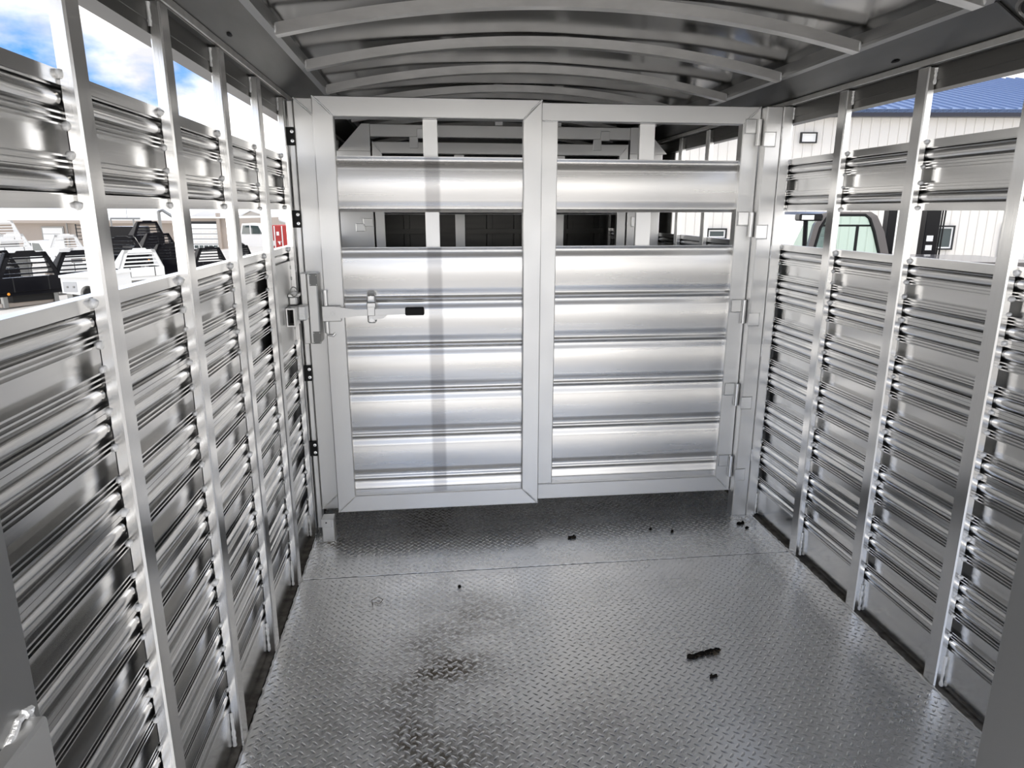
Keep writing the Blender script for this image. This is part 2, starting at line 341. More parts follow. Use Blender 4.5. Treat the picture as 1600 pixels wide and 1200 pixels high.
# floor ---------------------------------------------------------------
floor = tag(empty('floor', (1.0, Y0, 0)), 'diamond tread plate floor of the trailer', 'floor', kind='structure')
MB().box(-.03, 2.03, Y0, Y1, -.06, -.010).build('subfloor', 'grime', floor)
for (a, b) in ((Y0, 2.4375), (2.4450, 4.87), (4.873, Y1)):
    MB().cbox(0.004, 1.996, a, b, -.009, 0.0, .001).build('floor_plate', 'plate', floor)
def lugs():
    L_, W_, Hh = .0122, .0040, .0018
    base = np.array([(-L_, 0, 0), (-L_*.45, -W_, 0), (L_*.45, -W_, 0), (L_, 0, 0), (L_*.45, W_, 0), (-L_*.45, W_, 0), (-L_*.55, 0, Hh), (L_*.55, 0, Hh)])
    tri = np.array([(0, 1, 6), (1, 2, 7), (1, 7, 6), (2, 3, 7), (3, 4, 7), (4, 5, 6), (4, 6, 7), (5, 0, 6)])
    cx, cy, ty = [], [], []
    p = .0308
    for j in range(int((4.3-.95)/p)):
        for i in range(int(1.98/p)+1):
            for (t, o) in ((1, 0.0), (-1, .5)):
                x, y = .020+(i+o)*p, .95+(j+o)*p
                if .015 < x < 1.985 and abs(y-2.442) > .010: cx.append(x); cy.append(y); ty.append(t)
    cx = np.array(cx); cy = np.array(cy); ty = np.array(ty); n = len(cx)
    a = ty*math.radians(45); ca, sa = np.cos(a), np.sin(a)
    V = np.empty((n, 8, 3)); V[..., 0] = cx[:, None]+base[None, :, 0]*ca[:, None]-base[None, :, 1]*sa[:, None]
    V[..., 1] = cy[:, None]+base[None, :, 0]*sa[:, None]+base[None, :, 1]*ca[:, None]; V[..., 2] = base[None, :, 2]
    V[..., 0] -= floor.location.x; V[..., 1] -= floor.location.y
    Fc = (tri[None] + (np.arange(n)*8)[:, None, None]).reshape(-1, 3)
    me = bpy.data.meshes.new('tread_lugs'); me.vertices.add(n*8); me.vertices.foreach_set('co', V.reshape(-1).astype(np.float32))
    me.loops.add(len(Fc)*3); me.loops.foreach_set('vertex_index', Fc.reshape(-1).astype(np.int32))
    me.polygons.add(len(Fc)); me.polygons.foreach_set('loop_start', (np.arange(len(Fc))*3).astype(np.int32))
    me.update(calc_edges=True); me.validate(); me.shade_smooth(); me.materials.append(M['lug'])
    o = bpy.data.objects.new('tread_lugs', me); COL.objects.link(o); o.parent = floor; o['kind'] = 'stuff'
lugs()
for x in (.004, 1.996):     # caulk / weld line along both plate edges
    pts = [(x+random.uniform(-.002, .002), 1.0+.012*i, .0005) for i in range(160)]
    MB().tube(pts, [.0032+random.uniform(-.0016, .0014) for _ in pts], 6).build('edge_weld', 'bow', floor)
pts = [(.01+.0125*i, 2.4448+random.uniform(-.0008, .0008), -.0008) for i in range(159)]
MB().tube(pts, [max(.0004, .0014+random.uniform(-.0014, .0010)) for _ in pts], 5).build('seam_weld', 'bow', floor)

# ceiling --------------------------------------------------------------
ceil = tag(empty('ceiling', (1.0, Y0, 1.82)), 'arched aluminium roof with curved cross bows', 'ceiling', kind='structure')
def arch(x, ze, zm): u = (x-1.0)/.889; return zm-(zm-ze)*u*u
xs = [.105+1.79*i/40 for i in range(41)]
def roof_sheet():
    v = []; f = []; nx, ny = 41, 60
    for j in range(ny+1):
        y = Y0-.02+(Y1+.05-Y0)*j/ny
        for x in xs: v.append((x, y, arch(x, 1.925, 2.006)+.0016*math.sin(y*9.1+x*3)*math.sin(x*7.3+1)))
    nv = len(v); v += [(x, y, z+.004) for x, y, z in v]
    for j in range(ny):
        for i in range(nx-1):
            a = j*nx+i; f.append((a, a+nx, a+nx+1, a+1)); f.append((nv+a, nv+a+1, nv+a+nx+1, nv+a+nx))
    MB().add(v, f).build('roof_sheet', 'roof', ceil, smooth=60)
roof_sheet()
for k in range(-3, 8):
    y = 2.20+.497*k
    if not Y0 < y < Y1-.05: continue
    bx = [.112+1.776*i/36 for i in range(37)]
    lo = [(x, arch(x, 1.868, 1.968)) for x in bx]; hi = [(x, arch(x, 1.900, 2.0005)) for x in bx]
    MB().strip(hi, lo, 'y', y-.019, y+.019).build('roof_bow', 'bow', ceil, smooth=30)
    for x in (.113, 1.887):
        MB().blob((x, y-.019, 1.886), (.004, .004, .014), 6, 4, .25).build('weld_bead', 'weld', ceil)
for s in (1, -1):
    def X(d): return d if s > 0 else 2.0-d
    MB().prism([(X(.086), 1.876), (X(.112), 1.880), (X(.112), 1.890), (X(.108), 1.892), (X(.108), 1.928), (X(.080), 1.928)], 'y', Y0, Y1).build('roof_rail', 'jamb', ceil)
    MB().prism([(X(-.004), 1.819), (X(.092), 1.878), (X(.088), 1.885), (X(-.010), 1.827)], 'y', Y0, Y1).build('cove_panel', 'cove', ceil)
    m = MB(); hx = .016
    yb = 2.04 if s > 0 else 2.13
    c = Vector((X(.022), yb, 1.8345))
    m.blob(tuple(c), (.007, .022, .004), 10, 4).build('wiring_hole', 'rubber', ceil)
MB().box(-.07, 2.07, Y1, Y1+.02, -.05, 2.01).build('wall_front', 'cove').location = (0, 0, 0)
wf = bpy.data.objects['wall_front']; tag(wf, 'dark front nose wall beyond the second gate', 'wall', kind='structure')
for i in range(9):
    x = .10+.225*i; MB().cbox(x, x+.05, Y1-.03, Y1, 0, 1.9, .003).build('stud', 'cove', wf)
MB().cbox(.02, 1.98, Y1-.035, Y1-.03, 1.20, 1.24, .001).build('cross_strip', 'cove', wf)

# rear frame: left jamb (bottom left of the picture), centre post (right edge)
tr = tag(empty('trim_1', (-.04, .6, 0)), 'grey rear door jamb beside the left wall', 'door jamb', kind='structure')
MB().cbox(-.085, .004, .60, .836, -.05, 1.82, .006).build('jamb_tube', 'jamb', tr)
MB().cbox(.004, .030, .60, .805, -.05, .760, .004).build('jamb_gusset', 'frame', tr)
m = MB(); pts = [(.008, .66, .655), (.008, .70, .70), (.008, .745, .748), (.008, .785, .770), (.008, .806, .765), (.008, .812, .72), (.008, .816, .66), (.008, .818, .56)]
P2 = []
for a, b in zip(pts[:-1], pts[1:]):
    for i in range(6): P2.append(tuple(a[k]+(b[k]-a[k])*i/6+random.uniform(-.0015, .0015) for k in range(3)))
m.tube(P2, [.006+random.uniform(-.002, .002) for _ in P2], 7).build('weld_bead', 'weld', tr)
tr = tag(empty('trim_2', (1.15, .53, 0)), 'grey rear door centre post at the right edge', 'door post', kind='structure')
MB().cbox(1.128, 1.178, .485, .58, -.05, 1.90, .008).build('post_tube', 'jamb', tr)
tr = tag(empty('trim_3', (1.0, Y0, 1.9)), 'rear roof header above the opening', 'header', kind='structure')
MB().cbox(-.05, 2.05, Y0-.04, Y0+.02, 1.87, 2.02, .006).build('header_tube', 'frame', tr)

# ------------------------------------------------------------------ gates
def gslat(z0, z1, x0, x1, y, parent, m='gslat', edge=(True, True)):
    """smooth outer face of the extrusion towards -y: a broad swell with rounded grooves beside the joints"""
    h = z1-z0; Q = []
    for i in range(81):
        t = h*i/80; e0, e1 = t, h-t
        d = 0.0
        e = min(e0 if edge[0] else 9, e1 if edge[1] else 9)
        def ss(u): u = max(0.0, min(1.0, u)); return u*u*(3-2*u)
        if e < .014: d = -.0015-.0055*ss(e/.014)
        elif e < .048: d = -.007*(1-ss((e-.014)/.034))
        else: d = .0035*math.sin(math.pi*min(1.0, (e-.048)/max(.001, h/2-.048)*.5))
        Q.append((t, d))
    top = [(y-d, z0+t) for t, d in Q]; bot = [(y+.016, z0+t) for t, d in Q]
    return MB().strip(top, bot, 'x', x0, x1).build('slat', m, parent, smooth=50)

def mitre_frame(parent, x0, x1, y0, y1, z0, z1, wt, wb, wl, wr, miters=(1, 1, 1, 1), m='frame'):
    """four tubes; miters tl,tr,bl,br; drawn as separate members with 45 degree ends"""
    c = .0018
    g = .0006
    # top / bottom rails and stiles as prisms in xz with chamfered front edges approximated by an inset front face
    def member(name, poly):
        cx = sum(p[0] for p in poly)/len(poly); cz = sum(p[1] for p in poly)/len(poly)
        n = len(poly); c_ = .003
        # orientation ccw in xz seen from -y
        area = sum(poly[i][0]*poly[(i+1) % n][1]-poly[(i+1) % n][0]*poly[i][1] for i in range(n))
        if area < 0: poly = poly[::-1]
        ins = []
        for i in range(n):
            a, b, d = Vector(poly[i-1]), Vector(poly[i]), Vector(poly[(i+1) % n])
            e1 = (b-a).normalized(); e2 = (d-b).normalized(); n1 = Vector((-e1.y, e1.x)); n2 = Vector((-e2.y, e2.x))
            k = (n1+n2).normalized(); s_ = c_/max(.3, k.dot(n1)); q = b+k*s_; ins.append((q.x, q.y))
        v = [(x, y0, z) for x, z in ins] + [(x, y0+c_, z) for x, z in poly] + [(x, y1, z) for x, z in poly]
        f = [tuple(range(n))]
        for i in range(n):
            j = (i+1) % n
            f += [(i, n+i, n+j, j), (n+i, 2*n+i, 2*n+j, n+j)]
        f.append(tuple(range(3*n-1, 2*n-1, -1)))
        return MB().add(v, f).build(name, m, parent, smooth=20)
    member('top_rail', [(x0+g, z1), (x1-g, z1), (x1-wr, z1-wt), (x0+wl, z1-wt)])
    member('bottom_rail', [(x0+g, z0), (x0+wl, z0+wb), (x1-wr, z0+wb), (x1-g, z0)])
    member('stile', [(x0, z0+g), (x0, z1-g), (x0+wl-g, z1-wt), (x0+wl-g, z0+wb)])
    member('stile', [(x1, z0+g), (x1-wr+g, z0+wb), (x1-wr+g, z1-wt), (x1, z1-g)])
    # mitre welds
    for (a, b) in (((x0, z1), (x0+wl, z1-wt)), ((x1, z1), (x1-wr, z1-wt)), ((x0, z0), (x0+wl, z0+wb)), ((x1, z0), (x1-wr, z0+wb))):
        pts = []
        for i in range(14):
            t = .02+.96*i/13; pts.append((a[0]+(b[0]-a[0])*t+random.uniform(-.0008, .0008), y0+.0012, a[1]+(b[1]-a[1])*t+random.uniform(-.0008, .0008)+.004*math.sin(math.pi*t)))
        MB().tube(pts, [.0030+random.uniform(-.0009, .0009) for _ in pts], 6).build('mitre_weld', 'weld', parent)

YM = 2.848   # face of the main gate
main = tag(empty('divider_gate', (1.9, YM, 0)), 'full width aluminium divider gate hinged on the right post, slats on its right half', 'gate')
mitre_frame(main, .029, 1.903, YM, YM+.045, .108, 1.801, .070, .073, .078, .074)
MB().cbox(.950, 1.054, YM+.001, YM+.044, .182, 1.731, .003).build('mullion', 'frame', main)
for z in (1.731, .182):
    pts = [(.955+.0075*i, YM+.001, z+random.uniform(-.001, .001)) for i in range(14)]
    MB().tube(pts, [.0028+random.uniform(-.001, .001) for _ in pts], 6).build('joint_weld', 'weld', main)
MB().cbox(1.403, 1.467, YM+.036, YM+.058, .182, 1.731, .002).build('backing_bar', 'frame', main)
ZJ = [1.242, 1.034, .840, .645, .449, .255]
def fill(parent, x0, x1, y, m='gslat', bottom=.180):
    gslat(1.379, 1.590, x0, x1, y, parent, m)
    for a, b in zip(ZJ[:-1], ZJ[1:]): gslat(b+.0008, a, x0, x1, y, parent, m)
    gslat(bottom, ZJ[-1], x0, x1, y, parent, m, edge=(False, True))
fill(main, 1.0545, 1.830, YM+.020)
# hinges on the right: gate leaf, knuckle, post leaf
HZ = (1.700, 1.330, .958, .580, .236)
for z in HZ:
    h = empty('hinge', (1.893, YM-.004, z), parent=main); h.location = Vector((1.893, YM-.004, z))-main.location
    MB().cbox(1.838, 1.884, YM-.007, YM-.0005, z-.004, z+.052, .002).build('hinge_leaf', 'latch', h)
    MB().tube([(1.893, YM-.012, z-.052), (1.893, YM-.012, z+.050)], .0105, 12).build('hinge_knuckle', 'latch', h)
    MB().cbox(1.899, 1.948, 2.796, 2.801, z-.058, z-.002, .002).build('hinge_leaf', 'latch', h)
# weld outlines round the leaves
    m = MB(); P3 = [(1.836, YM-.003, z+.054), (1.834, YM-.003, z-.006), (1.884, YM-.003, z-.007)]
    m.tube(P3, .0018, 5).build('leaf_weld', 'weld', h)
    m = MB(); P3 = [(1.90, 2.799, z-.060), (1.950, 2.799, z-.060), (1.951, 2.799, z+.0)]
    m.tube(P3, .0018, 5).build('leaf_weld', 'weld', h)

# hinge post on the right, jamb on the left
tr = tag(empty('trim_4', (1.95, 2.80, 0)), 'flat aluminium hinge post right of the divider gate', 'gate post', kind='structure')
MB().cbox(1.905, 1.974, 2.801, 2.86, -.002, 1.797, .004).build('post_tube', 'frame', tr)
MB().cbox(1.975, 2.0165, 2.799, 2.86, -.002, 1.797, .003).build('post_tube', 'frame', tr)
for zc in (1.70, 1.215, .79, .30):
    pts = [(1.9745+random.uniform(-.001, .001), 2.800, zc+.028-.056*i/8) for i in range(9)]
    MB().tube(pts, [.0026+random.uniform(-.001, .001) for _ in pts], 6).build('post_weld', 'weld', tr)
MB().blob((2.004, 2.792, .010), (.010, .010, .012), 7, 5, .3).build('post_weld', 'weld', tr)
tr = tag(empty('trim_5', (0.01, 2.84, 0)), 'narrow aluminium strike jamb left of the divider gate', 'gate post', kind='structure')
MB().cbox(-.020, .004, 2.862, 2.90, -.002, 1.797, .003).build('jamb_tube', 'frame', tr)
MB().cbox(.006, .0270, 2.845, 2.90, .02, 1.790, .003).build('jamb_tube', 'frame', tr)
for i, (z, zz) in enumerate(((1.660, 'top'), (1.352, 'second'), (.728, 'third'), (.396, 'lowest'))):
    b = tag(empty('rubber_bumper', (.013, 2.828, z-.033)), {'top': 'black rubber bumper with two screws, topmost on the left jamb', 'second': 'black rubber bumper with two screws, just above the slam latch', 'third': 'black rubber bumper with two screws, just below the slam latch', 'lowest': 'black rubber bumper with two screws, lowest on the left jamb'}[zz], 'bumper', 'rubber bumpers on the strike jamb')
    MB().cbox(-.003, .0285, 2.832, 2.8455, z-.033, z+.033, .0015).build('pad', 'rubber', b)
    for dz in (-.017, .017):
        sc = MB().tube([(.021, 2.8325, z+dz), (.021, 2.8300, z+dz), (.021, 2.8292, z+dz)], [.0066, .0066, .0045], 12).build('screw_head', 'screw', b)
        MB().tube([(.021, 2.8293, z+dz), (.021, 2.8288, z+dz)], .0018, 6).build('drive_socket', 'steel', sc)
# stop block on the floor below the left gate corner
st = tag(empty('gate_stop', (.066, 2.76, 0)), 'small aluminium tube stop standing on the floor under the gate corner', 'gate stop')
MB().cbox(.040, .092, 2.745, 2.80, 0, .108, .003).build('stop_tube', 'frame', st)
MB().cbox(.038, .082, 2.741, 2.7455, .072, .110, .001).build('stop_plate', 'frame', st)
MB().tube([(.060, 2.7415, .093), (.060, 2.7405, .093)], .0035, 8).build('bolt_hole', 'rubber', st)
pts = [(.094, 2.745+.006*i, .003) for i in range(10)]
MB().tube(pts, [.004+random.uniform(-.0015, .001) for _ in pts], 6).build('base_weld', 'weld', st)

# inner sliding gate in front of the left half
YI = 2.800
ing = tag(empty('inner_gate', (.105, YI, .11)), 'smaller aluminium gate with a lever latch hung in front of the left half', 'gate')
mitre_frame(ing, .105, .983, YI, YI+.042, .110, 1.803, .074, .075, .078, .074)
MB().cbox(.517, .574, YI+.036, YI+.0455, .185, 1.729, .002).build('backing_bar', 'frame', ing)
fill(ing, .183, .909, YI+.020, 'gslat_band', bottom=.183)
# lever latch on it
lt = empty('lever_latch', (0, 0, 0), parent=ing); lt.location = Vector((.13, YI, .985))-ing.location
MB().tube([(.112, YI-.012, 1.072), (.112, YI-.012, .905)], .0105, 12).build('latch_rod', 'latch', lt)
MB().tube([(.112, YI-.012, 1.078), (.112, YI-.012, 1.066)], .0125, 10).build('rod_cap', 'latch', lt)
MB().tube([(.112, YI-.006, .912), (.112, YI-.006, .896), (.132, YI-.006, .892), (.140, YI-.004, .90)], .006, 8).build('rod_hook', 'latch', lt)
MB().cbox(.096, .172, YI-.026, YI-.002, .952, 1.016, .003).build('latch_bracket', 'frame', lt)
MB().tube([(.138, YI-.027, .983), (.138, YI-.031, .983)], .0085, 10).build('pivot_bolt', 'latch', lt)
MB().prism([(.150, .964), (.176, .966), (.232, .974), (.445, .979), (.445, 1.003), (.232, 1.000), (.150, 1.012)], 'y', YI-.033, YI-.027).build('lever_bar', 'frame', lt)
MB().cbox(.426, .502, YI-.042, YI-.016, .974, 1.006, .004).build('lever_grip', 'rubber', lt)
MB().prism([(.30, .975), (.352, .976), (.338, .963), (.30, .957)], 'y', YI-.031, YI-.006).build('lever_rest', 'frame', lt)
kp = MB().cbox(.272, .308, YI-.006, YI+.018, .940, 1.056, .006).build('keeper_plate', 'latch', lt)
MB().cbox(.274, .312, YI-.040, YI-.004, 1.006, 1.030, .004).build('keeper_lug', 'latch', kp)
MB().cbox(.276, .306, YI-.041, YI-.034, .975, 1.012, .002).build('keeper_clip', 'latch', kp)
for z in (1.044, .953): MB().tube([(.290, YI-.005, z), (.290, YI-.011, z)], .0088, 6).build('bolt_head', 'screw', kp)

# slam latch housing between wall and gate, with its striker plate on the wall
sl = tag(empty('slam_latch', (.05, 2.79, .86)), 'aluminium slam latch box with two stamped tags beside the gate stile', 'latch')
MB().cbox(.024, .047, 2.762, 2.84, .866, 1.146, .002).build('latch_channel', 'frame', sl)
MB().cbox(.049, .088, 2.756, 2.842, .866, 1.146, .004).build('latch_body', 'frame', sl)
for z0, z1 in ((1.098, 1.144), (.868, .916)):
    tg = MB().cbox(.060, .0895, 2.753, 2.757, z0, z1, .001).build('stamped_tag', 'tagm', sl)
    for dx in (.063, .0865):
        for z in (z0+.005, z1-.005): MB().tube([(dx, 2.7535, z), (dx, 2.7515, z)], .0016, 6).build('rivet', 'screw', tg)
MB().cbox(-.016, .022, 2.705, 2.79, 1.060, 1.072, .002).build('side_plate', 'latch', sl)
hol = MB()
for (a, b, c, d) in ((-.016, .016, .955, .960), (-.016, .016, 1.020, 1.025), (-.016, -.011, .960, 1.020), (.011, .016, .960, 1.020)): hol.box(a, b, 2.645, 2.74, c, d)
hol.build('striker_tube', 'frame', sl)
MB().box(-.0110, .0110, 2.700, 2.705, .9595, 1.0205).build('tube_shade_plug', 'rubber', sl)  # black sheet added as the shade inside the open striker tube
MB().cbox(.0165, .050, 2.70, 2.755, .968, 1.028, .006).build('striker_block', 'weld', sl)
MB().cbox(-.016, .012, 2.72, 2.77, 1.028, 1.060, .004).build('striker_block', 'frame', sl)
ring = [(.008+.013*math.cos(a), 2.700, 1.082+.018*math.sin(a)) for a in [2*math.pi*i/20 for i in range(21)]]
MB().tube(ring, .0018, 6).build('pull_ring', 'steel', sl)
pl = tag(empty('cover_plate', (-.02, 2.62, .87)), 'plain aluminium cover plate on the left wall behind the slam latch', 'plate')
MB().cbox(-PX-.001, -PX+.004, 2.452, 2.80, .868, 1.192, .001).build('plate_sheet', 'frame', pl)

# second divider gate further in -------------------------------------------------
YG = 4.22
g2 = tag(empty('far_divider_gate', (1.0, YG, 0)), 'second aluminium divider gate deeper in the trailer, seen through the gaps', 'gate')
mitre_frame(g2, .215, 1.74, YG, YG+.045, .11, 1.772, .066, .073, .055, .055)
gslat(1.362, 1.570, .27, 1.69, YG+.02, g2)
for k in range(5): gslat(1.172-.196*(k+1)+.0008, 1.172-.196*k, .27, 1.69, YG+.02, g2)
MB().cbox(.69, .748, YG+.036, YG+.05, .18, 1.706, .002).build('backing_bar', 'frame', g2)
MB().cbox(1.30, 1.358, YG+.036, YG+.05, .18, 1.706, .002).build('backing_bar', 'frame', g2)
tr = tag(empty('trim_6', (1.0, YG, 0)), 'aluminium frame and header around the second gate', 'gate frame', kind='structure')
MB().cbox(.2055, 1.7495, YG, YG+.05, 1.797, 1.868, .003).build('header_tube', 'frame', tr)
MB().cbox(.005, .205, YG, YG+.05, -.002, 1.72, .003).build('side_panel', 'frame', tr)
MB().cbox(1.75, 1.955, YG, YG+.05, -.002, 1.72, .003).build('side_panel', 'frame', tr)
MB().prism([(.02, 1.72), (.205, 1.72), (.205, 1.868), (.16, 1.868)], 'y', YG, YG+.05).build('corner_gusset', 'frame', tr)
MB().prism([(1.98, 1.72), (1.75, 1.72), (1.75, 1.868), (1.84, 1.868)], 'y', YG, YG+.05).build('corner_gusset', 'frame', tr)
for x in (.93, 1.28): MB().cbox(x, x+.048, YG+.005, YG+.045, 1.868, 1.975, .002).build('header_strut', 'frame', tr)
for x in (.43, 1.52):
    MB().cbox(x, x+.05, YG-.008, YG, 1.735, 1.80, .002).build('hinge_clip', 'latch', tr)
    MB().cbox(x+.045, x+.10, YG-.010, YG, 1.79, 1.845, .002).build('hinge_clip', 'latch', tr)
for (x, z) in ((.10, 1.285), (.145, 1.315)): MB().cbox(x, x+.055, YG-.010, YG, z-.02, z+.025, .002).build('hinge_clip', 'latch', tr)
MB().cbox(1.775, 1.80, YG-.012, YG, 1.29, 1.35, .002).build('hinge_clip', 'latch', tr)

# dome lamp in the right cove
dl = tag(empty('dome_lamp', (1.955, 1.572, 1.85)), 'dark oval dome lamp in the right cove under the roof', 'lamp')
def cove_pt(u, y, off): # u along cove from ledge, off outwards (down)
    a = Vector((2.004, 0, 1.819)); b = Vector((1.908, 0, 1.878)); t = (b-a).normalized(); nrm = Vector((-.52, 0, -.854))
    p = a+t*u+nrm*off; return (p.x, y, p.z)
m = MB(); n = 28; v = []; f = []
for (ru, ry, off) in ((.050, .078, .000), (.050, .078, .005), (.042, .068, .010), (.038, .063, .006)):
    for k in range(n):
        a = 2*math.pi*k/n; v.append(cove_pt(.056+ru*math.cos(a), 1.572+ry*math.sin(a), off))
for r in range(3):
    for k in range(n): f.append((r*n+k, r*n+(k+1) % n, (r+1)*n+(k+1) % n, (r+1)*n+k))
m.add(v, f).build('bezel', 'cove', dl)
v = [cove_pt(.056+.039*math.cos(2*math.pi*k/n), 1.572+.064*math.sin(2*math.pi*k/n), .006) for k in range(n)] + [cove_pt(.056+.025*math.cos(2*math.pi*k/n), 1.572+.042*math.sin(2*math.pi*k/n), .012) for k in range(n)]
f = [(k, (k+1) % n, n+(k+1) % n, n+k) for k in range(n)] + [tuple(range(n, 2*n))]
MB().add(v, f).build('lens', 'rubber', dl)
MB().prism([(1.994, 1.8235), (1.9055, 1.878), (1.903, 1.874), (1.992, 1.819)], 'y', 1.664, 1.673).build('mounting_flange', 'cove', dl)

# dirt on the floor ---------------------------------------------------------------
def clump(name, px, py, w_, label, fibres=0, ringy=False):
    c = hit_floor(px, py); root = tag(empty(name, (c.x, c.y, 0)), label, 'dirt')
    m = MB()
    k = max(3, int(w_/.012))
    for i in range(k):
        t = (i+.5)/k-.5
        m.blob((c.x+t*w_, c.y+t*w_*.25+random.uniform(-.3, .3)*w_*.06, .004), (w_/k*.85, w_/k*.75*random.uniform(.7, 1.2), .007*random.uniform(.7, 1.5)), 8, 5, .3)
    m.build('soil', 'dirt', root)
    if fibres:
        m = MB()
        for i in range(fibres):
            a = random.uniform(0, 6.28); p = Vector((c.x+random.uniform(-.5, .5)*w_, c.y+random.uniform(-.2, .2)*w_*.5, .006)); d = Vector((math.cos(a), math.sin(a), .3))*random.uniform(.008, .02)
            m.tube([p, p+d*.6, p+d+Vector((0, 0, -.004))], .0006, 4)
        o = m.build('straw_fibres', 'straw', root); o['kind'] = 'stuff'
    if ringy:
        pts = [(c.x+.005+.013*math.cos(a), c.y+.014+.006*math.sin(a), .008+.018*max(0, math.sin(a))) for a in [math.pi*i/14 for i in range(15)]]
        MB().tube(pts, .001, 6).build('wire_loop', 'steel', root)
def hit_floor(px, py):
    r = FW*FPX + RT*(px-800) - UP*(py-600); return CAM + r*(-CAM.z/r.z)
clump('dirt_clump', 1100, 1023, .112, 'black clump of dirt with a curled wire loop on the near plate', 60, True)
clump('dirt_crumb', 1115, 1058, .022, 'small black dirt crumb just in front of the big clump')
clump('dirt_crumb', 893, 841, .030, 'brown dirt crumb lying under the gates left of centre', 10)
clump('dirt_crumb', 1157, 819, .030, 'dark leaf-like dirt crumb below the hinge post')
clump('dirt_crumb', 1167, 826, .016, 'tiny dirt crumb nearest the right wall corner')
clump('dirt_crumb', 1016, 828, .012, 'tiny dirt crumb under the right half of the gate')
clump('dirt_crumb', 1050, 832, .012, 'tiny dirt crumb closest to the hinge post along the gate')
clump('dirt_crumb', 718, 918, .010, 'tiny dirt crumb just past the plate seam')
c = hit_floor(592, 942)
tag(MB().tube([(c.x-.02, c.y-.02, .004), (c.x-.026, c.y+.01, .006), (c.x-.005, c.y+.025, .009), (c.x+.014, c.y+.01, .006), (c.x+.004, c.y-.012, .004), (c.x-.012, c.y-.006, .006)], .0011, 6).build('wire_curl', 'straw'), 'thin curled hair of wire on the left of the floor', 'wire')

# ------------------------------------------------------------------ outside
def gz(x, y): return -.62 - .08*max(0.0, -x-3.0)
gv = [(x, y, gz(x, y)) for y in (-300, 300) for x in (-300, -3, 300)]
go = MB().add(gv, [(0, 1, 4, 3), (1, 2, 5, 4)]).build('ground', 'ground', None, smooth=0)
tag(go, 'pale gravel yard around the trailer', 'ground', kind='structure')
# axle and undercarriage so the trailer stands on the ground
tr = tag(empty('trailer_chassis', (1, 3, -.62)), 'steel chassis and wheels carrying the trailer', 'chassis')
for x in (.35, 1.6): MB().cbox(x, x+.06, Y0, Y1, -.20, -.06, .004).build('chassis_beam', 'steel', tr)
for x in (-.28, 2.10):
    for y in (3.2, 4.0): MB().tube([(x, y, -.27), (x+.18, y, -.27)], .35, 24).build('wheel', 'wheel', tr)
for y in (3.2, 4.0): MB().tube([(-.15, y, -.27), (2.15, y, -.27)], .04, 10).build('axle', 'steel', tr)

ANG = -YAW
def ext(name, px, py, D, label, cat, group=None, rz=0.0):
    """an Empty on the ground under the pixel's point; returns it with the local height of the point"""
    p = AT(px, py, D); g = gz(p.x, p.y); o = tag(empty(name, (p.x, p.y, g), ANG+rz), label, cat, group); return o, p.z-g

# right building
D = 23.0
p = AT(1300, 600, D)
wb, _ = ext('metal_building', 1300, 340, D, 'beige metal clad building with blue roof behind the right wall', 'building')
ox = (1300-800)/FPX*D      # local x of pixel px at the wall: (px-1300)/FPX*D
def BX(px): return (px-1300)/FPX*D
def BZ(py): return AT(1300, py, D).z - wb.location.z
ze = BZ(181)
MB().box(-9, 12, .02, 14, -.1, ze).build('wall_core', 'beige', wb, local=True)
pm = MB().prism([(.006, .02), (.006, 0.0), (.022, -.014), (.040, -.014), (.056, 0.0), (.296, 0.0), (.296, .02)], 'z', 0, ze-.02).mesh('siding_panel', 'beige', 0)
for i in range(70): inst('siding_panel', pm, (-9+.30*i, 0, 0), wb)
MB().box(-9.3, 12.4, -.35, -.05, ze-.05, ze+.16).build('eave_fascia', 'navy', wb, local=True)
rf = MB(); zr = (AT(1300, 122, D+9).z - wb.location.z)
rf.add([(-9.3, -.35, ze+.16), (12.4, -.35, ze+.16), (12.4, 9.0, zr), (-9.3, 9.0, zr), (-9.3, -.35, ze+.06), (12.4, -.35, ze+.06), (12.4, 9.0, zr-.1), (-9.3, 9.0, zr-.1)], [(0, 1, 2, 3), (7, 6, 5, 4), (0, 4, 5, 1), (1, 5, 6, 2), (3, 2, 6, 7), (0, 3, 7, 4)])
rfo = rf.build('roof', 'blue', wb, local=True, smooth=0)
seam = MB().add([(-.02, -.35, ze+.15), (.02, -.35, ze+.15), (.02, 9.0, zr-.01), (-.02, 9.0, zr-.01), (-.01, -.35, ze+.21), (.01, -.35, ze+.21), (.01, 9.0, zr+.05), (-.01, 9.0, zr+.05)], [(4, 5, 6, 7), (0, 1, 5, 4), (2, 3, 7, 6), (1, 2, 6, 5), (3, 0, 4, 7)]).mesh('roof_seam', 'blue', 0)
for i in range(52): inst('roof_seam', seam, (-9.1+.41*i, 0, 0), rfo)
def bwin(parent, x0, x1, z0, z1, name='window', frame='winframe', pane='pane', bar=.05, mid=False):
    m = MB()
    m.box(x0, x1, -.10, 0, z1-bar, z1).box(x0, x1, -.10, 0, z0, z0+bar).box(x0, x0+bar, -.10, 0, z0+bar, z1-bar).box(x1-bar, x1, -.10, 0, z0+bar, z1-bar)
    o = m.build(name, frame, parent, local=True, smooth=0)
    MB().box(x0+bar, x1-bar, -.055, -.035, z0+bar, z1-bar).build('pane', pane, o, local=True, smooth=0)
    i_ = .045
    m = MB(); m.box(x0+bar, x1-bar, -.075, -.03, z1-bar-i_, z1-bar).box(x0+bar, x1-bar, -.075, -.03, z0+bar, z0+bar+i_).box(x0+bar, x0+bar+i_, -.075, -.03, z0+bar+i_, z1-bar-i_).box(x1-bar-i_, x1-bar, -.075, -.03, z0+bar+i_, z1-bar-i_)
    m.build('sash', 'white', o, local=True, smooth=0)
    return o
bwin(wb, BX(1446), BX(1487), BZ(390), BZ(352))
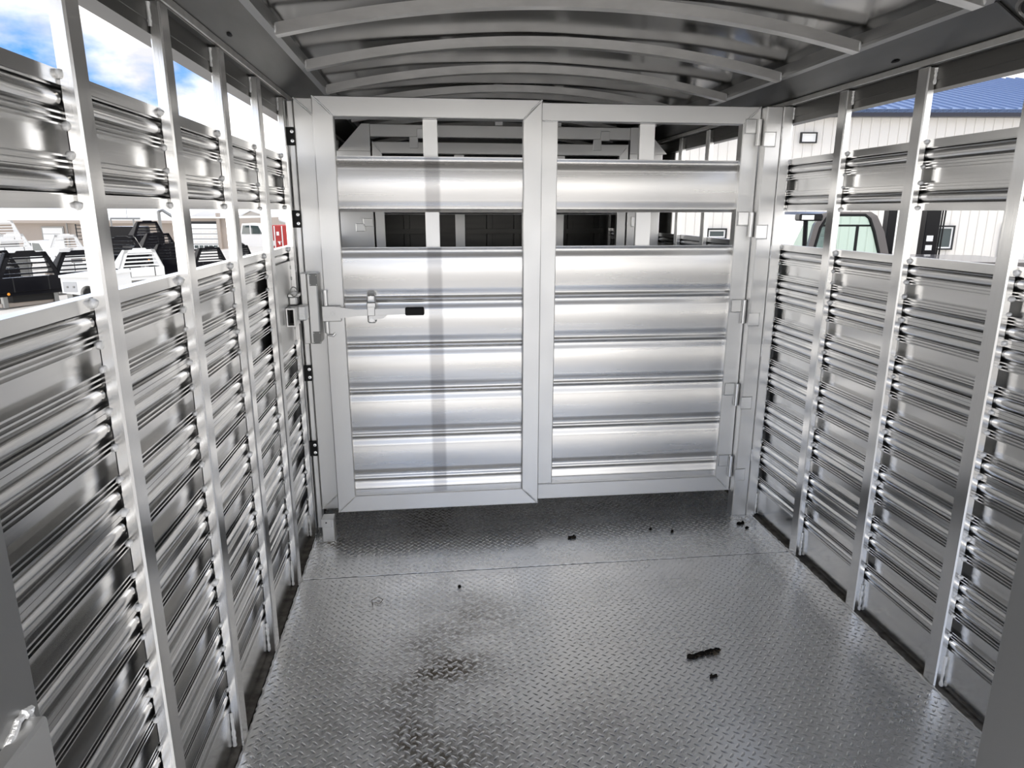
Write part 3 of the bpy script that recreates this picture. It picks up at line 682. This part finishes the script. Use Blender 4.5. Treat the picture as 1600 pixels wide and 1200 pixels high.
bwin(wb, BX(1111), BX(1141), BZ(374), BZ(357))
bwin(wb, BX(1239), BX(1263), BZ(224), BZ(207), pane='white', bar=.04)
bwin(wb, BX(1560), BX(1604), BZ(440), BZ(348), name='service_door', pane='white')
# pale drift along the building foot
dr = MB()
for i in range(26): dr.blob((BX(1400)+i*.24, -1.4+random.uniform(-.3, .3), BZ(408)-.25), (.45, .5, .28+random.uniform(-.06, .06)), 8, 5, .15)
do = dr.build('snow_bank', 'wroof', None, local=True); do.location = wb.location; do.rotation_euler = wb.rotation_euler
tag(do, 'low white snow bank along the foot of the beige building', 'snow', kind='stuff')

# pickup truck seen through the right wall gap (side on, front to the left)
D = 9.5
tk, _ = ext('pickup_truck', 1322, 400, D, 'grey pickup truck cab with pale green windows outside the right wall', 'truck')
def TX(px): return (px-1322)/FPX*D
def TZ(py): return AT(1322, py, D).z - tk.location.z
zb_, zt_ = TZ(405), TZ(331)
def side(poly, y0, y1, name, m, parent=tk, sm=0): return MB().prism(poly, 'y', y0, y1).build(name, m, parent, local=True, smooth=sm)
# lower body with bonnet and bed
side([(-2.3, .45), (2.9, .45), (2.95, zb_-.05), (.72, zb_-.02), (-.66, zb_-.02), (-2.2, zb_-.12), (-2.35, .75)], 0, 1.75, 'body', 'cab')
for x in (-1.5, 2.1):
    for y in (-.02, 1.55): MB().tube([(x, y, .36), (x, y+.22, .36)], .36, 20).build('wheel', 'wheel', tk, local=True)
# cab side frames: outline with window opening
def cab_side(y0, y1):
    o = [(TX(1258), zb_-.03), (TX(1268), TZ(352)), (TX(1278), TZ(334)), (TX(1290), zt_), (TX(1352), zt_), (TX(1362), TZ(337)), (TX(1376), TZ(362)), (TX(1391), zb_-.03)]
    i = [(TX(1268), zb_), (TX(1277), TZ(356)), (TX(1285), TZ(341)), (TX(1293), TZ(336)), (TX(1344), TZ(336)), (TX(1352), TZ(342)), (TX(1361), TZ(362)), (TX(1376), zb_)]
    v = [(a, y0, b) for a, b in o]+[(a, y0, b) for a, b in i]+[(a, y1, b) for a, b in o]+[(a, y1, b) for a, b in i]; n = 8; f = []
    for k in range(n-1):
        f += [(k, k+1, n+k+1, n+k), (2*n+k+1, 2*n+k, 3*n+k, 3*n+k+1), (k+1, k, 2*n+k, 2*n+k+1), (n+k, n+k+1, 3*n+k+1, 3*n+k)]
    f += [(0, n, 3*n, 2*n), (n-1, 3*n-1, 4*n-1, 2*n-1)]
    MB().add(v, f).build('cab_frame', 'cab', tk, local=True, smooth=0)
    s_ = MB(); j = [(a*.985+.0, y0-.004, b) for a, b in i]
    s_.tube(j, .018, 6).build('window_seal', 'rubber', tk, local=True)
    MB().prism(i, 'y', y0+.03, y0+.036).build('side_glass', 'cabglass', tk, local=True, smooth=0)
cab_side(0, .07); cab_side(1.68, 1.75)
side([(TX(1276), TZ(336)), (TX(1290), zt_), (TX(1352), zt_), (TX(1362), TZ(336))], .07, 1.68, 'cab_roof', 'cab')
MB().cbox(TX(1334), TX(1334)+.035, .02, .05, zb_-.02, TZ(352), .003).build('window_divider', 'rubber', tk, local=True)
MB().cbox(TX(1280), TX(1356), .02, .05, TZ(354), TZ(351), .003).build('window_divider', 'rubber', tk, local=True)
MB().add([(TX(1230), .1, zb_-.1), (TX(1230), 1.65, zb_-.1), (TX(1262), 1.65, TZ(336)), (TX(1262), .1, TZ(336))], [(0, 1, 2, 3)]).build('windscreen', 'cabglass', tk, local=True, smooth=0)
MB().cbox(TX(1300), TX(1326), .35, .85, .6, TZ(372), .05).build('seat_back', 'seat', tk, local=True)
MB().cbox(TX(1304), TX(1320), .48, .72, TZ(372), TZ(356), .04).build('head_rest', 'seat', tk, local=True)
MB().cbox(TX(1231), TX(1266), -.30, -.12, TZ(345), TZ(334), .02).build('wing_mirror', 'black', tk, local=True)
MB().cbox(TX(1234), TX(1252), -.305, -.298, TZ(343), TZ(336), .002).build('mirror_glass', 'white', tk, local=True)
MB().tube([(TX(1245), -.2, TZ(345)), (TX(1253), -.1, zb_-.02)], .03, 6).build('mirror_arm', 'black', tk, local=True)

# forklift behind the truck
D = 12.5
fk, _ = ext('forklift', 1420, 400, D, 'black forklift mast with white stickers in front of the beige building', 'forklift')
def KX(px): return (px-1420)/FPX*D
def KZ(py): return AT(1420, py, D).z - fk.location.z
ztop = KZ(300)
for a, b in ((1381, 1394), (1439, 1461)):
    MB().cbox(KX(a), KX(b), 0, .18, .1, ztop, .01).build('mast_channel', 'black', fk, local=True)
MB().cbox(KX(1394), KX(1399), .02, .07, .1, ztop, .01).build('lift_ram', 'screw', fk, local=True)
MB().cbox(KX(1400), KX(1412), .05, .12, .1, ztop, .01).build('lift_chain', 'chain', fk, local=True)
for z in (KZ(300), KZ(420), .5): MB().cbox(KX(1381), KX(1461), .03, .14, z-.08, z, .01).build('mast_crossbar', 'black', fk, local=True)
for px in (1466, 1470): MB().tube([(KX(px), .1, .2), (KX(px+2), .1, ztop)], .014, 6).build('hydraulic_hose', 'rubber', fk, local=True)
for a, b in ((377, 368), (391, 383)): MB().cbox(KX(1443), KX(1453), -.006, 0, KZ(a), KZ(b), .001).build('sticker', 'white', fk, local=True)
MB().cbox(KX(1385), KX(1457), .18, 1.6, .35, 1.0, .08).build('forklift_body', 'black', fk, local=True)
for x in (KX(1383), KX(1450)):
    for y in (.3, 1.3): MB().tube([(x-.05, y, .3), (x+.18, y, .3)], .3, 18).build('wheel', 'wheel', fk, local=True)
for x in (KX(1395), KX(1445)): MB().cbox(x, x+.1, -1.0, .02, .08, .13, .01).build('fork', 'steel', fk, local=True)

# left buildings
D = 60.0
lb, _ = ext('yard_building', 160, 360, D, 'long tan building with white roof behind the truck beds', 'building')
def LX(px, c=160): return (px-c)/FPX*D
def LZ(py, o=None): return AT(160, py, D).z - (o or lb).location.z
ze = LZ(347)
MB().box(LX(-90), LX(284), 0, 12, -2, ze).build('wall_core', 'tan', lb, local=True, smooth=0)
zr = AT(160, 322, D+6).z-lb.location.z
MB().prism([(-.6, ze), (-.6, ze+.12), (6, zr), (12.6, ze+.12), (12.6, ze)], 'x', LX(-60), LX(285)).build('roof', 'wroof', lb, local=True, smooth=0)
MB().box(LX(-90), LX(285), -.66, -.6, ze-.08, ze+.16).build('gutter', 'tan', lb, local=True, smooth=0)
o = MB().box(LX(68), LX(102), -.08, 0, LZ(395), LZ(354)).build('door_frame', 'steel', lb, local=True, smooth=0)
for k in range(4):
    z0 = LZ(394)+(LZ(356)-LZ(394))*k/4; MB().box(LX(70), LX(100), -.12, -.07, z0+.02, z0+(LZ(356)-LZ(394))/4-.02).build('door_panel', 'white', o, local=True, smooth=0)
MB().tube([(LX(109), -.2, LZ(385)), (LX(109), -.2, LZ(348))], .06, 8).build('downpipe', 'steel', lb, local=True)
# garage bay section
gb, _ = ext('garage_bay', 326, 370, 56.0, 'tan garage bay with a white glazed roller door', 'building')
def GX(px): return (px-326)/FPX*56
def GZ(py): return AT(326, py, 56.0).z - gb.location.z
MB().box(GX(293), GX(372), 0, 10, -2, GZ(341)).build('wall_core', 'tan', gb, local=True, smooth=0)
MB().box(GX(293), GX(372), -.3, 10.3, GZ(341), GZ(339)).build('roof', 'wroof', gb, local=True, smooth=0)
MB().box(GX(300), GX(342), -.05, 0, GZ(392), GZ(346)).build('bay_opening', 'winframe', gb, local=True, smooth=0)
for k in range(5):
    a, b = GZ(389-8.0*k), GZ(389-8.0*k-7.2)
    d = MB().box(GX(303), GX(341), -.14, -.05, a, b).build('door_panel', 'white', gb, local=True, smooth=0)
    for q in range(5):
        if k == 4: continue
        MB().box(GX(304.5+7.3*q), GX(310.2+7.3*q), -.16, -.14, a+(b-a)*.2, a+(b-a)*.8).build('pane', 'pane' if k < 1 else 'beige', d, local=True, smooth=0)
MB().box(GX(342), GX(347), -.25, 0, -2, GZ(333)).build('pilaster', 'tan', gb, local=True, smooth=0)
# gable building
gg, _ = ext('gable_building', 400, 370, 69.0, 'tan gable ended building beside the red container', 'building')
def QX(px): return (px-400)/FPX*69
def QZ(py): return AT(400, py, 69.0).z - gg.location.z
MB().prism([(QX(362), -2), (QX(362), QZ(347)), (QX(396), QZ(330)), (QX(450), QZ(349)), (QX(450), -2)], 'y', 0, 12).build('gable_wall', 'beige', gg, local=True, smooth=0)
for a, b in (((350, 347.5), (396, 329.5)), ((396, 329.5), (452, 349.5))):
    MB().prism([(QX(max(a[0], 362)), QZ(a[1])), (QX(b[0]), QZ(b[1])), (QX(b[0]), QZ(b[1])+.15), (QX(max(a[0], 362)), QZ(a[1])+.15)], 'y', -.3, 12).build('roof_slope', 'wroof', gg, local=True, smooth=0)
MB().box(QX(379), QX(383), -.1, 0, QZ(353), QZ(347)).build('vent', 'tan', gg, local=True, smooth=0)
# red container
rc, _ = ext('shipping_container', 434, 389, 34.0, 'red shipping container with white bars beside the gable building', 'container')
def CX(px): return (px-434)/FPX*34
def CZ(py): return AT(434, py, 34.0).z - rc.location.z
MB().cbox(CX(423), CX(455), 0, 5, -.3, CZ(352), .03).build('body', 'red', rc, local=True)
for px in (431.5, 443): MB().tube([(CX(px), -.04, .1), (CX(px), -.04, CZ(353))], .03, 6).build('lock_bar', 'white', rc, local=True)
for px in (427, 439, 449): MB().box(CX(px), CX(px)+.03, -.02, 0, .1, CZ(354)).build('corrugation', 'red', rc, local=True)
MB().cbox(CX(434), CX(438), -.02, 0, CZ(368), CZ(362), .004).build('marking', 'white', rc, local=True)
MB().cbox(CX(425), CX(430), -.02, 0, CZ(384), CZ(376), .004).build('marking', 'white', rc, local=True)
MB().prism([(CX(435), CZ(377)), (CX(441), CZ(377)), (CX(438), CZ(383))], 'y', -.02, 0).build('marking', 'white', rc, local=True)

# truck beds with headache racks
def truck_bed(px, py, D, wid, hgt, col, label, rz=0.0, top=.62, skirt=.32, L_=2.6, slats=4, group='truck beds parked in the yard', lower=True):
    """px,py = bottom middle of the rack; local x across, -y towards the trailer"""
    o, zd = ext('truck_bed', px, py, D, label, 'truck bed', group, math.atan((800-px)/FPX) + (.42 if rz >= 0 else -.1)); wid *= 1.08; L_ = min(L_, 1.3)
    w2, t2 = wid/2, wid/2*top; z1 = zd+hgt
    dep = .36
    # side wings: sloped trapezoids with thickness
    for s in (-1, 1):
        fr = [(s*w2, zd), (s*t2, z1), (s*(t2-.17*wid/2*1.0), z1), (s*(w2-.17*wid/2), zd)]
        MB().prism(fr, 'y', 0, .06).build('rack_upright', col, o, local=True, smooth=0)
        v = [(s*w2, 0, zd), (s*t2, 0, z1), (s*t2, dep*.5, z1), (s*(w2), dep*1.6, zd), (s*(w2-.03), 0, zd), (s*(t2-.03), 0, z1), (s*(t2-.03), dep*.5, z1), (s*(w2-.03), dep*1.6, zd)]
        MB().add(v, [(0, 1, 2, 3), (7, 6, 5, 4), (1, 0, 4, 5), (2, 1, 5, 6), (3, 2, 6, 7), (0, 3, 7, 4)]).build('rack_wing', col, o, local=True, smooth=0)
    MB().prism([(-t2, z1), (t2, z1), (t2+.03*wid, z1-.11*hgt/.6), (-t2-.03*wid, z1-.11*hgt/.6)], 'y', 0, .07).build('rack_top', col, o, local=True, smooth=0)
    MB().prism([(-.16*wid, z1), (.16*wid, z1), (.13*wid, z1+.045), (-.13*wid, z1+.045)], 'y', .02, .05).build('rack_cap', col, o, local=True, smooth=0)
    for k in range(slats):
        u = (k+.6)/slats*.84; z = zd+hgt*u; h2 = (w2+(t2-w2)*u)-.12*wid/2
        MB().cbox(-h2, h2, .01, .05, z-.022, z+.022, .004).build('rack_slat', col, o, local=True)
    MB().cbox(-w2, w2, -.02, .10, zd-skirt, zd, .01).build('head_panel', col, o, local=True)
    for x in (-.55, .55): MB().box(x*w2-.012, x*w2+.012, -.026, -.02, zd-skirt, zd).build('panel_seam', 'wheel', o, local=True, smooth=0)
    MB().cbox(-w2-.06, w2+.06, .0, L_, zd-skirt-.10, zd-skirt, .01).build('deck', col, o, local=True)
    if lower:
        MB().cbox(-w2*.55, w2*.75, .15, L_-.1, 0.12, zd-skirt-.10, .01).build('frame_box', 'wheel' if col == 'black' else 'steel', o, local=True)
        for x in (-w2*.8, w2*.8): MB().cbox(x-.06, x+.06, .1, .25, 0, zd-skirt-.10, .01).build('stand_leg', 'steel', o, local=True)
        for y in (.2, L_-.3): MB().cbox(-w2*.9, w2*.9, y, y+.15, 0, .12, .01).build('timber_block', 'tan', o, local=True)
    if col == 'black':
        MB().blob((-w2*.75, -.03, zd-skirt-.03), (.04, .02, .04), 8, 5).build('marker_lamp', 'amber', o, local=True)
    return o
truck_bed(47, 432, 19, 1.50, .66, 'black', 'black truck bed with louvred headache rack nearest, at the far left of the yard', .16, skirt=.40, L_=1.8)
truck_bed(128, 424, 22.5, 1.50, .64, 'black', 'black truck bed with louvred rack right behind the white utility bed', .16, L_=1.6)
truck_bed(222, 418, 21.5, 1.26, .55, 'white', 'white truck bed with four dark rack slots, just above the lower slats', .10, skirt=.28, top=.66)
truck_bed(193, 398, 25.5, 1.30, .62, 'black', 'black truck bed angled away, left of the white four slot bed', -.35, L_=1.2)
truck_bed(233, 367, 33, 1.30, .62, 'black', 'black truck bed with the highest rack, topmost of the dark row', .15, skirt=.5, L_=1.2)
truck_bed(250, 386, 30, 1.35, .58, 'black', 'black truck bed, second of the dark row going down to the right', .15, skirt=.5, L_=1.3)
truck_bed(268, 404, 27.3, 1.30, .56, 'black', 'black truck bed, lowest of the dark row going down to the right', .15, skirt=.6, L_=1.2)
truck_bed(330, 408, 26, 1.10, .50, 'black', 'black truck bed seen between the second and third studs', .1)
truck_bed(380, 398, 30, .70, .40, 'black', 'small black rack in front of the gable building', .1)
truck_bed(22, 386, 34, 1.45, .62, 'white', 'white truck bed with slatted rack in the row behind, far left', .12)
truck_bed(105, 387, 34, 1.40, .62, 'white', 'white truck bed with slatted rack in front of the white door', .12)
truck_bed(8, 366, 38, 1.40, .72, 'white', 'white truck bed with the tallest rack at the left edge', .12)
truck_bed(132, 410, 28, 1.35, .58, 'white', 'white truck bed showing above the black rack beside the stud', .15)
truck_bed(-10, 420, 23.5, 1.5, .60, 'black', 'black truck bed cut off by the left edge of the picture', .16)
# utility bed with wheel arch
ub, zd = ext('utility_bed', 118, 433, 17.5, 'white utility truck bed with a dark wheel arch and grey tool boxes', 'truck bed')
def VX(px): return (px-118)/FPX*17.5
def VZ(py): return AT(118, py, 17.5).z - ub.location.z
arc = [(VX(134)+.21*math.cos(a), VZ(461)+.24*math.sin(a)) for a in [math.pi*i/12 for i in range(13)]]
MB().prism([(VX(94), VZ(434)), (VX(94), VZ(458)), (VX(120), VZ(461))] + arc[::-1] + [(VX(150), VZ(460)), (VX(150), VZ(434))], 'y', 0, 1.6).build('bed_body', 'white', ub, local=True, smooth=0)
MB().cbox(VX(93), VX(151), -.05, 1.65, VZ(434), VZ(430), .01).build('top_rail', 'white', ub, local=True)
MB().cbox(VX(97), VX(118), -.012, 0, VZ(456), VZ(441), .003).build('tool_box_door', 'checker', ub, local=True)
for px in (102, 112): MB().cbox(VX(px), VX(px)+.04, -.03, -.012, VZ(450), VZ(447), .003).build('door_catch', 'steel', ub, local=True)
MB().tube([(VX(134), .1, VZ(463)), (VX(134), .35, VZ(463))], .20, 16).build('wheel', 'wheel', ub, local=True)
for x in (VX(96), VX(142)): MB().cbox(x, x+.15, .1, 1.5, 0, VZ(459), .01).build('stand_leg', 'steel', ub, local=True)
# white boxes / small parked white trucks in the back row
def small_truck(px, py, D, label):
    o, zd = ext('parked_truck', px, py, D, label, 'truck', 'small parked trucks')
    MB().prism([(-1.3, .5), (1.6, .5), (1.6, 1.1), (.6, 1.15), (.35, 1.75), (-.6, 1.78), (-.75, 1.15), (-1.3, 1.1)], 'y', 0, 1.8).build('body', 'white', o, local=True, smooth=0)
    MB().prism([(.52, 1.2), (.32, 1.65), (-.1, 1.68), (-.1, 1.2)], 'y', -.02, 0).build('side_window', 'pane', o, local=True, smooth=0)
    MB().prism([(-.18, 1.2), (-.18, 1.68), (-.55, 1.68), (-.65, 1.2)], 'y', -.02, 0).build('side_window', 'pane', o, local=True, smooth=0)
    for x in (-.8, 1.0): MB().tube([(x, -.03, .36), (x, .2, .36)], .36, 16).build('wheel', 'wheel', o, local=True)
small_truck(56, 400, 44, 'small white truck parked between the two white racks')
small_truck(398, 392, 40, 'small white truck parked in front of the gable building')
bx, zd = ext('tool_chest', 88, 415, 25, 'pale upright tool chest beside the nearest black rack', 'chest')
MB().cbox(-.17, .2, 0, .6, 0, zd+.62, .02).build('chest_body', 'white', bx, local=True)
MB().cbox(-.14, .17, -.02, 0, zd+.05, zd+.55, .01).build('chest_door', 'white', bx, local=True)
MB().blob((.05, -.03, zd+.32), (.03, .02, .03), 8, 4).build('chest_knob', 'steel', bx, local=True)
# dark tractor-like machine and knuckle boom behind the dark row
mc_, zd = ext('dark_loader', 195, 368, 40, 'dark loader machine with a roll frame behind the black racks', 'machine')
MB().cbox(-.9, .7, 0, 1.6, .5, zd+.50, .08).build('engine_cover', 'black', mc_, local=True)
for x in (-.8, .5): MB().tube([(x, .2, zd+.4), (x, .2, zd+.95)], .05, 8).build('roll_post', 'steel', mc_, local=True)
MB().tube([(-.8, .2, zd+.95), (.9, .2, zd+.95)], .05, 8).build('roll_bar', 'steel', mc_, local=True)
MB().tube([(.1, .3, zd+.9), (.12, .3, zd+1.9)], .012, 5).build('aerial', 'black', mc_, local=True)
for x in (-.6, .5): MB().tube([(x, -.1, .5), (x, .2, .5)], .5, 18).build('wheel', 'wheel', mc_, local=True)
kb, zd = ext('knuckle_boom', 250, 350, 42, 'grey knuckle boom bent over behind the black racks', 'crane')
MB().tube([(0, 0, 0), (0, 0, zd+.75)], .10, 8).build('mast', 'steel', kb, local=True)
MB().tube([(0, 0, zd+.72), (.25, 0, zd+.80), (.85, 0, zd+.40)], .09, 8).build('boom_arm', 'steel', kb, local=True)
# gridded goosenecks by the white door
gr, zd = ext('pipe_rack', 133, 378, 44, 'dark pipe storage rack standing by the tan building wall', 'rack')
for x in (-.45, 0, .45): MB().tube([(x, 0, 0), (x, 0, zd+1.1)], .035, 6).build('upright', 'winframe', gr, local=True)
for k in range(5): MB().tube([(-.5, 0, zd+.15+.22*k), (.5, 0, zd+.15+.22*k)], .025, 6).build('crossbar', 'winframe', gr, local=True)
